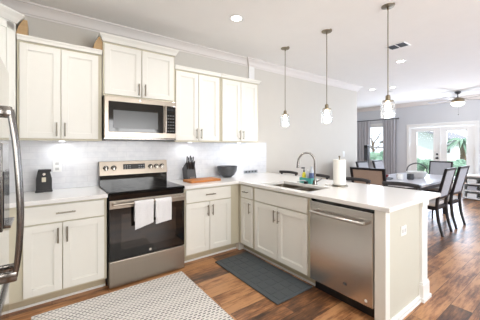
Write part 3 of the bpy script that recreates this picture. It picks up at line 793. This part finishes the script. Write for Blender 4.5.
# paper towel
pt = thing('paper_towel', 'white paper towel roll on an upright nickel holder', 'paper towel', (2.17, -1.68, CTZ1))
px_, py_ = 2.17, -1.69
MB().lathe([(.085, 0), (.09, .004), (.088, .012), (.02, .016)], (px_, py_, CTZ1), 32).build('holder_base', nickel_m, pt, True)
MB().cyl((px_, py_, CTZ1+.012), (px_, py_, CTZ1+.325), .006).sph((px_, py_, CTZ1+.332), .012).build('post', bronze_m, pt, True)
MB().lathe([(.018, .0), (.068, .0), (.0685, .003), (.0685, .277), (.068, .28), (.018, .28), (.018, 0)], (px_, py_, CTZ1+.017), 36, False).build('roll', paper_m, pt, True)
MB().box(px_-.10, px_-.06, py_+.085, py_+.125, CTZ1+.001, CTZ1+.02, .005).build('sponge', trimw_m).update_tag()
sp = bpy.data.objects['sponge']; sp['label'] = 'small white sponge on the worktop between faucet and paper towel'; sp['category'] = 'sponge'

# ------------------------------------------------------------------ rug and mat
rg = single(MB().box(-.56, .70, -1.95, -.715, .0005, .009, .003), 'rug', rug_m, 'cream woven kitchen rug with rows of grey stitches, in front of the stove', 'rug')
mt = thing('floor_mat', 'dark grey anti-fatigue mat on the floor in front of the sink cabinet', 'mat', (1.335, -1.275, 0))
MB().box(1.10, 1.57, -1.80, -.74, .0005, .016, .007).build('pad', foam_m, mt)
gr = MB()
for i in range(9):
    y = -1.775+i*.113
    for j in range(4):
        x = 1.15+j*.098
        gr.box(x, x+.075, y, y+.09, .0155, .0195, .0015)
gr.build('raised_pattern', foam_m, mt)

# ------------------------------------------------------------------ lights fixtures
def downlight(x, y, label, watts, col_):
    z = CZ-.006 if x < 2.23 else CZ+.006
    o = thing('recessed_light', label, 'ceiling light', (x, y, z), 'recessed ceiling lights')
    MB().lathe([(.056, -.001), (.085, -.001), (.088, -.006), (.07, -.010), (.056, -.004)], (x, y, z), 32, False).build('trim_ring', trimw_m, o, True)
    MB().cyl((x, y, z-.0005), (x, y, z-.003), .058, n=32).build('lens', lamp_m, o)
    l = add_light('downlight_lamp', 'AREA', (0, 0, -.015), (0, 0, 0), watts, col_, .11, parent=o, spread=math.radians(150))
for x, y, lb in ((1.19, -1.055, 'round recessed ceiling light over the kitchen floor, in front of the stove'),
                 (4.22, -1.48, 'round recessed ceiling light over the near end of the dining table'),
                 (6.15, -.49, 'round recessed ceiling light past the dining table, right of the pendant rod'),
                 (5.99, -.06, 'round recessed ceiling light past the dining table, left of the pendant rod')):
    downlight(x, y, lb, KITCHEN_W if x < 2 else DINING_W, WARM if x < 2 else COOL)
for x, y in ((-.35, -1.05), (-.35, -2.9), (1.19, -2.9), (.5, -4.6)):  # out-of-view lights added as soft fill for the kitchen
    downlight(x, y, 'unseen recessed light added for fill in the kitchen ceiling behind the picture', KITCHEN_W, WARM)
for x, y in ((4.2, -4.2), (6.8, -4.0)):  # two more added out of view, filling the dining side
    downlight(x, y, 'unseen recessed light added for fill in the living area outside the picture', DINING_W, COOL)

def pendant():
    o = thing('pendant_light', '', 'pendant light')
    MB().lathe([(.0, 0), (.062, 0), (.064, -.006), (.06, -.02), (.02, -.026), (.0, -.026)], (0, 0, CZ), 32, False).build('canopy', bronze_m, o, True)
    MB().cyl((0, 0, CZ-.02), (0, 0, 1.865), .0048, n=10).cyl((0, 0, CZ-.05), (0, 0, CZ-.02), .009, n=10).build('rod', bronze_m, o, True)
    MB().lathe([(.0, 1.875), (.012, 1.875), (.022, 1.865), (.024, 1.82), (.052, 1.818), (.052, 1.808), (.0, 1.808)], (0, 0, 0), 28, False).build('cap', bronze_m, o, True)
    MB().lathe([(.050, 1.815), (.062, 1.795), (.068, 1.77), (.068, 1.66), (.066, 1.645), (.063, 1.645), (.065, 1.66), (.065, 1.77), (.059, 1.793), (.047, 1.812)], (0, 0, 0), 32, False).build('glass_jar', jar_m, o, True)
    b = MB().lathe([(.012, 1.805), (.014, 1.79), (.024, 1.76), (.024, 1.742), (.015, 1.722), (.003, 1.716)], (0, 0, 0), 20).build('bulb', bulb_m, o, True)
    return o
pd = pendant()
for i, (y, lb) in enumerate(((-.74, 'hanging glass jar pendant nearest the wall cabinets'), (-1.455, 'middle of the three glass jar pendants over the peninsula'), (-2.19, 'glass jar pendant nearest the camera, in front of the curtained window'))):
    o = pd if i == 0 else copy_tree(pd)
    place(o, (2.255, y, .006), 0, lb, 'pendants over the peninsula')
    add_light('pendant_lamp', 'POINT', (2.255, y, 1.69), (0, 0, 0), 3.0, WARM, .03)

# ceiling vent
vt = thing('ceiling_vent', 'small rectangular ceiling vent beside the nearest pendant rod', 'vent', (3.46, -1.76, CZ))
vx, vy = 3.46, -1.76
zc = CZ+.006
MB().cells([vx-.11, vx-.09, vx+.09, vx+.11], [vy-.13, vy-.115, vy-.005, vy+.005, vy+.115, vy+.13], lambda u, v: abs(u-vx) > .09 or abs(v-vy) > .115 or abs(v-vy) < .005, XYT, zc-.01, zc-.0005).build('frame', trimw_m, vt)
s_ = MB()
for k in range(7): s_.box(vx-.08+k*.026, vx-.072+k*.026, vy-.115, vy+.115, zc-.008, zc-.004)
s_.build('louvres', darkgrey_m, vt)
MB().box(vx-.09, vx+.09, vy-.115, vy+.115, zc-.003, zc-.0005).build('duct_shadow_box', darkgrey_m, vt)
p = single(MB().cyl((4.9, .0, 0), (4.9, .0, .02), .06, .05), 'smoke_detector', trimw_m, 'round white smoke detector on the dining ceiling', 'smoke detector', None, True)
p.location = (1.65, -.25, CZ-.0145)

# ceiling fan
fn = thing('ceiling_fan', 'ceiling fan with dark motor and lit white globe in front of the french doors', 'ceiling fan', (8.0, -1.29, CZ))
gx, gy = 8.0, -1.29
MB().lathe([(.0, .006), (.07, .006), (.065, -.03), (.03, -.06), (.0, -.06)], (gx, gy, CZ), 28, False).cyl((gx, gy, CZ-.05), (gx, gy, CZ-.16), .013).build('downrod', darkgrey_m, fn, True)
MB().lathe([(.0, 2.63), (.06, 2.625), (.13, 2.60), (.145, 2.56), (.13, 2.52), (.11, 2.505), (.0, 2.505)], (gx, gy, 0), 32, False).build('motor', bronze_m, fn, True)
MB().lathe([(.0, 2.40), (.07, 2.41), (.125, 2.44), (.145, 2.475), (.14, 2.504), (.0, 2.504)], (gx, gy, 0), 32, False).build('globe', fanglow_m, fn, True)
for k in range(5):
    a = math.radians(72*k+22)
    R_ = Matrix.Translation((gx, gy, 2.565)) @ Matrix.Rotation(a, 4, 'Z') @ Matrix.Rotation(math.radians(12), 4, 'X')
    mb = MB(); mb.prism([(.20, -.05), (.62, -.068), (.66, -.04), (.66, .04), (.62, .068), (.20, .05)], lambda u, v, t: R_ @ Vector((u, v, t)), -.004, .004)
    mb.prism([(.12, -.02), (.24, -.025), (.24, .025), (.12, .02)], lambda u, v, t: R_ @ Vector((u, v, t)), .004, .010)
    mb.build('blade', mat('fan_blade', (150, 146, 146), .5) if k == 0 else MATS['fan_blade'], fn)
MB().cyl((gx+.05, gy, 2.43), (gx+.05, gy, 2.20), .0015, n=6).sph((gx+.05, gy, 2.19), .014).build('pull_chain', darkgrey_m, fn, True)
add_light('fan_lamp', 'POINT', (gx, gy, 2.33), (0, 0, 0), 10, (1, .97, .93), .1)

# ------------------------------------------------------------------ curtains
rod = thing('curtain_rod', 'dark metal curtain rod above the far window', 'curtain rod', (8.9, 1.33, 2.3))
MB().cyl((8.90, .58, 2.30), (8.90, 2.10, 2.30), .013, n=12).build('rod', darkgrey_m, rod, True)
for y in (.57, 2.11): MB().sph((8.90, y, 2.30), .026).build('finial', darkgrey_m, rod, True)
for y in (.66, 2.0): MB().box(8.90, 8.999, y-.01, y+.01, 2.285, 2.305).build('bracket', darkgrey_m, rod)
cur2_m = mat('curtain_dark', (126, 128, 138), .95)
def curtain(y0, y1, label, seed, folds):
    mb = MB(); bm = mb.bm; n = 72; rnd = random.Random(seed); rows = []
    for z, amp, sq in ((2.283, .020, 1), (2.0, .028, .96), (1.2, .032, .93), (.5, .034, .96), (.03, .038, 1.0)):
        row = []
        for k in range(n+1):
            u = k/n; yc = (y0+y1)/2
            ph = u*folds*2*PI+.5*math.sin(u*5+seed)
            row.append((8.90+amp*math.sin(ph)+.006*math.sin(3*ph+seed), yc+(y1-y0)*sq*(u-.5)+.008*math.sin(ph*.5+z), z))
        rows.append(row)
    F_ = [[bm.verts.new(p) for p in r] for r in rows]; B_ = [[bm.verts.new((p[0]+.004, p[1], p[2])) for p in r] for r in rows]
    for G in (F_, B_):
        for i in range(len(G)-1):
            for k in range(n): bm.faces.new((G[i][k], G[i][k+1], G[i+1][k+1], G[i+1][k]))
    for i in range(len(F_)-1):
        for k in (0, n): bm.faces.new((F_[i][k], F_[i+1][k], B_[i+1][k], B_[i][k]))
    for i in (0, len(F_)-1):
        for k in range(n): bm.faces.new((F_[i][k], F_[i][k+1], B_[i][k+1], B_[i][k]))
    return single(mb, 'curtain', curt_m, label, 'curtain', 'curtains of the far window', True)
curtain(1.54, 2.07, 'grey floor-length curtain on the left side of the far window', 1, 5)
curtain(.62, 1.10, 'grey floor-length curtain on the right side of the far window', 4, 5)
# slim dark tower in front of the window
tw = thing('tower_fan', 'slim black tower fan standing in front of the left curtain', 'fan', (8.2, 1.29, 0))
tx, ty = 8.2, 1.30
MB().cyl((tx, ty, 0), (tx, ty, .03), .13, .12).build('base', bplas_m, tw, True)
MB().box(tx-.06, tx+.06, ty-.065, ty+.065, .03, 1.40, .02).build('body', bplas_m, tw)
MB().box(tx-.064, tx-.058, ty-.04, ty+.04, .3, 1.3, .002).build('grille', darkgrey_m, tw)

# ------------------------------------------------------------------ dining furniture
def chair(width, back_m, back_label=None, seat_m=cream_m, H=1.06):
    """faces +Y; the backrest is at -Y; origin on the floor under the backrest's front"""
    o = thing('dining_chair', '', 'chair'); w2 = width/2
    for s_ in (-1, 1):
        x = s_*(w2-.02)
        MB().tube([(x, -.075, 0), (x, -.02, .22), (x, .0, .44), (x, -.012, .60)], [(.018, .019), (.024, .026), (.023, .026)], n=8).build('leg', darkwood_m, o, True)
        MB().tube([(x, .42, 0), (x, .41, .44)], [(.014, .014), (.021, .021)], n=8, sub=1).build('leg', darkwood_m, o, True)
    MB().box(-w2+.01, w2-.01, -.0, .43, .38, .435, .006).build('seat_frame', darkwood_m, o)
    MB().box(-w2+.005, w2-.005, .02, .45, .436, .49, .018).build('seat', seat_m, o, True)
    lean = lambda z: -.012-.11*((z-.6)/(.46))
    def B(u, z, t): return (u, lean(z)+t+.012*math.cos(u/w2*1.4)-.01, z)
    f = MB()
    for s_ in (-1, 1):
        a, b = s_*w2, s_*(w2-.042)
        f.prism([(a, .56), (b, .56), (b, H), (a, H)], lambda u, v, t: B(u, v, t), -.018, .018)
    f.prism([(-w2, H-.035), (w2, H-.035), (w2, H), (-w2, H)], lambda u, v, t: B(u, v, t), -.0182, .0182)
    f.prism([(-w2, .55), (w2, .55), (w2, .585), (-w2, .585)], lambda u, v, t: B(u, v, t), -.0182, .0182)
    f.build('back_frame', darkwood_m, o)
    MB().prism([(-w2+.03, .58), (w2-.03, .58), (w2-.03, H-.03), (-w2+.03, H-.03)], lambda u, v, t: B(u, v, t), -.013, .022).build('backrest', back_m, o, **({'label': back_label} if back_label else {}))
    return o
g = 'chairs around the dining table'
ch = chair(.44, weave_m, H=1.03)
place(ch, (4.46, -1.99, 0), 0, 'dark-framed dining chair with ribbed grey back, nearer one on the open side of the table', g)
place(copy_tree(ch), (5.10, -2.0, 0), math.radians(-2), 'dark-framed dining chair with ribbed grey back, farther one on the open side of the table', g)
place(copy_tree(ch), (6.42, -1.36, 0), math.radians(90), 'grey-backed dining chair at the far head of the table by the french doors', g)
place(copy_tree(ch), (5.08, -.42, 0), math.radians(180), 'grey-backed dining chair by the wall side, behind the tan chair', g)
place(copy_tree(ch), (5.78, -.42, 0), math.radians(180), 'grey-backed dining chair on the wall side, in front of the curtained window', g)
hc = chair(.54, tan_m, 'tan upholstered back', H=1.03)
place(hc, (3.58, -1.30, 0), math.radians(-86), 'wider dining chair with tan back at the near head of the table', g)
sc_ = copy_tree(ch); place(sc_, (4.38, -.36, 0), math.radians(209), 'dining chair seen edge-on beside the wall, left of the tan chair', g)

tb = thing('dining_table', 'grey rectangular dining table with clipped corners and dark apron', 'table', (5.0, -1.3, 0))
tx0, tx1, ty0, ty1, c_ = 3.92, 6.10, -1.84, -.76, .16
outl = [(tx0+c_, ty0), (tx1-c_, ty0), (tx1, ty0+c_), (tx1, ty1-c_), (tx1-c_, ty1), (tx0+c_, ty1), (tx0, ty1-c_), (tx0, ty0+c_)]
MB().prism(outl, XYT, .725, .76).build('tabletop', tabletop_m, tb)
ins = [(5.01+(x-5.01)*.92, -1.3+(y+1.3)*.86) for x, y in outl]
MB().prism(ins, XYT, .64, .7245).build('apron', darkwood_m, tb)
for x in (4.10, 5.90):
    for y in (-1.62, -.98): MB().cyl((x, y, 0), (x, y, .645), .03, .045, n=14).build('leg', darkwood_m, tb, True)

TZ = .76
# things on the table
def mug(x, y, m, label, r=.045, h=.09):
    o = thing('mug', label, 'mug', (x, y, TZ))
    MB().lathe([(r*.8, 0), (r, .008), (r, h), (r*.9, h), (r*.88, .012), (0.002, .01)], (x, y, TZ), 22).build('body', m, o, True)
    MB().tube([(x-r*.9, y, TZ+h*.8), (x-r*1.6, y, TZ+h*.65), (x-r*1.6, y, TZ+h*.35), (x-r*.9, y, TZ+h*.2)], .006, n=8).build('handle', m, o, True)
tr = single(MB().lathe([(.13, 0), (.15, .006), (.16, .02), (.155, .02), (.14, .01), (.002, .008)], (4.52, -1.06, TZ), 28), 'plate', darkgrey_m, 'dark plate under the red bowl on the dining table', 'plate', None, True)
rb = single(MB().lathe([(.035, 0), (.06, .02), (.085, .06), (.08, .06), (.055, .025), (.002, .012)], (4.52, -1.06, TZ+.012), 24), 'bowl', red_m, 'small red bowl on the dark plate on the dining table', 'bowl', None, True)
mug(4.62, -1.30, trimw_m, 'white mug on the dining table beside the red bowl', .055, .10)
mug(4.76, -1.42, darkgrey_m, 'dark grey mug on the dining table, right of the white mug', .055, .10)
bk = thing('basket', 'white basket with a dark arched handle in the middle of the dining table', 'basket', (5.1, -1.35, TZ))
MB().lathe([(.12, 0), (.16, .06), (.18, .12), (.172, .12), (.15, .06), (.002, .01)], (5.15, -1.38, TZ), 28).build('bowl', trimw_m, bk, True)
MB().tube([(5.15, -1.20, TZ+.11), (5.15, -1.24, TZ+.22), (5.15, -1.38, TZ+.28), (5.15, -1.52, TZ+.22), (5.15, -1.56, TZ+.11)], .011, n=8).build('handle', darkgrey_m, bk, True)

# bar stools on the dining side of the peninsula
def stool():
    o = thing('bar_stool', '', 'stool')   # faces -X, back towards +X
    for x in (-.17, .17):
        for y in (-.16, .16):
            if x > 0: MB().tube([(x+.03, y, 0), (x, y, .62), (x+.03, y, .93)], [.017, .02, .014], n=8, sub=3).build('leg', darkwood_m, o, True)
            else: MB().tube([(x-.02, y, 0), (x, y, .62)], [.017, .02], n=8, sub=1).build('leg', darkwood_m, o, True)
    MB().box(-.20, .19, -.19, .19, .62, .67, .015).build('seat', tan_m, o, True)
    MB().box(-.175, -.16, -.16, .16, .20, .225).box(.17, .19, -.16, .16, .20, .225).build('stretcher', darkwood_m, o)
    MB().tube([(.185, -.205, .928), (.215, -.1, .932), (.222, 0, .934), (.215, .1, .932), (.185, .205, .928)], [(.012, .022), (.012, .022)], n=8, sub=4, flat=(0, 0, 1)).build('top_rail', railwood_m, o, True)
    MB().box(.17, .185, -.15, .15, .78, .82, .003).build('back_slat', railwood_m, o)
    return o
so = stool()
for i, (y, lb) in enumerate(((-.36, 'dark low-back bar stool nearest the dining wall, its rail left of the teal caddy'), (-.96, 'dark low-back bar stool whose rail shows between faucet and paper towel'),
                             (-1.56, 'dark low-back bar stool whose rail shows right of the paper towel roll'), (-2.12, 'dark low-back bar stool nearest the free end of the peninsula'))):
    o = so if i == 0 else copy_tree(so)
    place(o, (2.52, y, 0), 0, lb, 'bar stools along the peninsula')

# white shelf unit by the french doors
sb = thing('shelf_unit', 'low white open shelf unit standing right of the french doors', 'shelf', (8.3, -1.8, 0))
mb = MB()
for z in (.03, .22, .40, .58): mb.box(8.05, 8.45, -2.30, -1.38, z, z+.025)
for y in (-2.30, -1.40): mb.box(8.05, 8.45, y, y+.025, 0, .60)
mb.box(8.43, 8.45, -2.30, -1.38, .03, .60).box(8.02, 8.47, -2.33, -1.36, .60, .625, .004)
mb.build('carcass', trimw_m, sb)
for k, z in enumerate((.0555, .2455, .4255)):
    for j in range(2):
        y = -1.55-j*.28
        b = single(MB().box(8.10, 8.36, y-.09, y+.09, z, z+.10, .01), 'storage_box', fab_m if (k+j) % 2 else trimw_m,
            ('grey' if (k+j) % 2 else 'white')+' storage box on the '+('bottom', 'middle', 'top')[k]+' shelf of the white unit, '+('nearer the doors' if j == 0 else 'farther from the doors'), 'box', 'boxes in the white shelf unit')

# ------------------------------------------------------------------ outside
single(MB().box(9.12, 12.5, -6, 6, -.12, -.04), 'patio', patio_m, 'pale concrete patio outside the french doors', 'patio')
o = MB().box(12.5, 60, -30, 40, -.25, -.12).build('lawn', lawn_m, None, kind='structure')
single(MB().box(22, 27, -30, 40, -.119, -.10), 'street', patio_m, 'pale street crossing beyond the lawn', 'street')
def hedge(x, y, w_, h, label, seed, m=leaf_m):
    rnd = random.Random(seed); mb = MB()
    for k in range(26):
        mb.sph((x+rnd.uniform(-.3, .3), y+rnd.uniform(-w_/2, w_/2), -.1+rnd.uniform(.12, h)), rnd.uniform(.16, .3), n=8)
    o = single(mb, 'bush', m, label, 'bush', 'bushes beyond the patio')
    for v in o.data.vertices: v.co += Vector((rnd.uniform(-.05, .05), rnd.uniform(-.05, .05), rnd.uniform(-.05, .05)))
hedge(15.5, 2.4, 2.2, .7, 'low green bush seen through the left door pane', 1)
hedge(14.5, .6, 1.6, .6, 'low green bush seen through the right door pane', 2)
hedge(14.6, 4.1, 1.6, 1.0, 'green bush seen through the curtained window', 5)
def palm(x, y, h, label, seed, fs=.6):
    rnd = random.Random(seed); o = thing('palm_tree', label, 'tree', (x, y, -.12), 'trees outside')
    MB().tube([(x, y, -.12), (x+.1, y, h*.5), (x, y+.1, h)], [.2, .13, .1], n=10).build('trunk', bark_m, o, True)
    mb = MB(); bm = mb.bm
    for k in range(26):
        a = rnd.uniform(0, 2*PI); up = rnd.uniform(-.2, 1.0); Lr = rnd.uniform(1.2, 1.9)*fs
        prev = None
        for s_ in range(7):
            t = s_/6; r = Lr*t; z = h+(up*t*1.1-1.5*t*t)*fs; wd = .14*fs*math.sin(PI*min(1, t*.9+.1))
            c = Vector((x+math.cos(a)*r, y+math.sin(a)*r, z)); sd = Vector((-math.sin(a), math.cos(a), 0))*wd
            cur = (bm.verts.new(c-sd-Vector((0, 0, .08))), bm.verts.new(c), bm.verts.new(c+sd-Vector((0, 0, .08))))
            if prev:
                bm.faces.new((prev[0], prev[1], cur[1], cur[0])); bm.faces.new((prev[1], prev[2], cur[2], cur[1]))
            prev = cur
    mb.build('fronds', leaf_m, o)
palm(19, 1.3, 1.75, 'palm tree seen through the right door pane', 3)
bt = thing('bare_tree', 'grey leafless tree seen through the curtained window', 'tree', (17, 5.7, -.12), 'trees outside')
rnd_ = random.Random(4)
MB().tube([(17, 5.7, -.12), (17, 5.65, 1.0), (17, 5.75, 1.7)], [.10, .05], n=8).build('trunk', bark_m, bt, True)
for k in range(9):
    a = rnd_.uniform(-1, 1); z = .8+k*.11
    MB().tube([(17, 5.68, z), (17+rnd_.uniform(-.2, .2), 5.7+a*.5, z+.35), (17, 5.7+a*1.0, z+.9)], [.035, .012], n=6, sub=3).build('branch', bark_m, bt, True)
hs = thing('house', 'pale neighbouring house with grey gabled roof across the street', 'house', (34, 8, -.12))
MB().box(32, 40, 5.2, 12, -.12, 1.9).prism([(5.2, 1.9), (12, 1.9), (8.6, 3.3)], lambda u, v, t: (t, u, v), 32.01, 40).build('wall', siding_m, hs)
MB().prism([(4.8, 1.72), (8.6, 3.32), (12.4, 1.72), (12.4, 1.9), (8.6, 3.55), (4.8, 1.9)], lambda u, v, t: (t, u, v), 31.4, 40.5).build('roof', roof_m, hs)
for y in (5.5, 10.9): MB().box(31.95, 32.0, y, y+.8, .7, 1.5).build('window', darkgrey_m, hs)
MB().box(31.93, 32.0, 9.0, 10.7, -.1, 1.6).build('garage_door', trimw_m, hs)
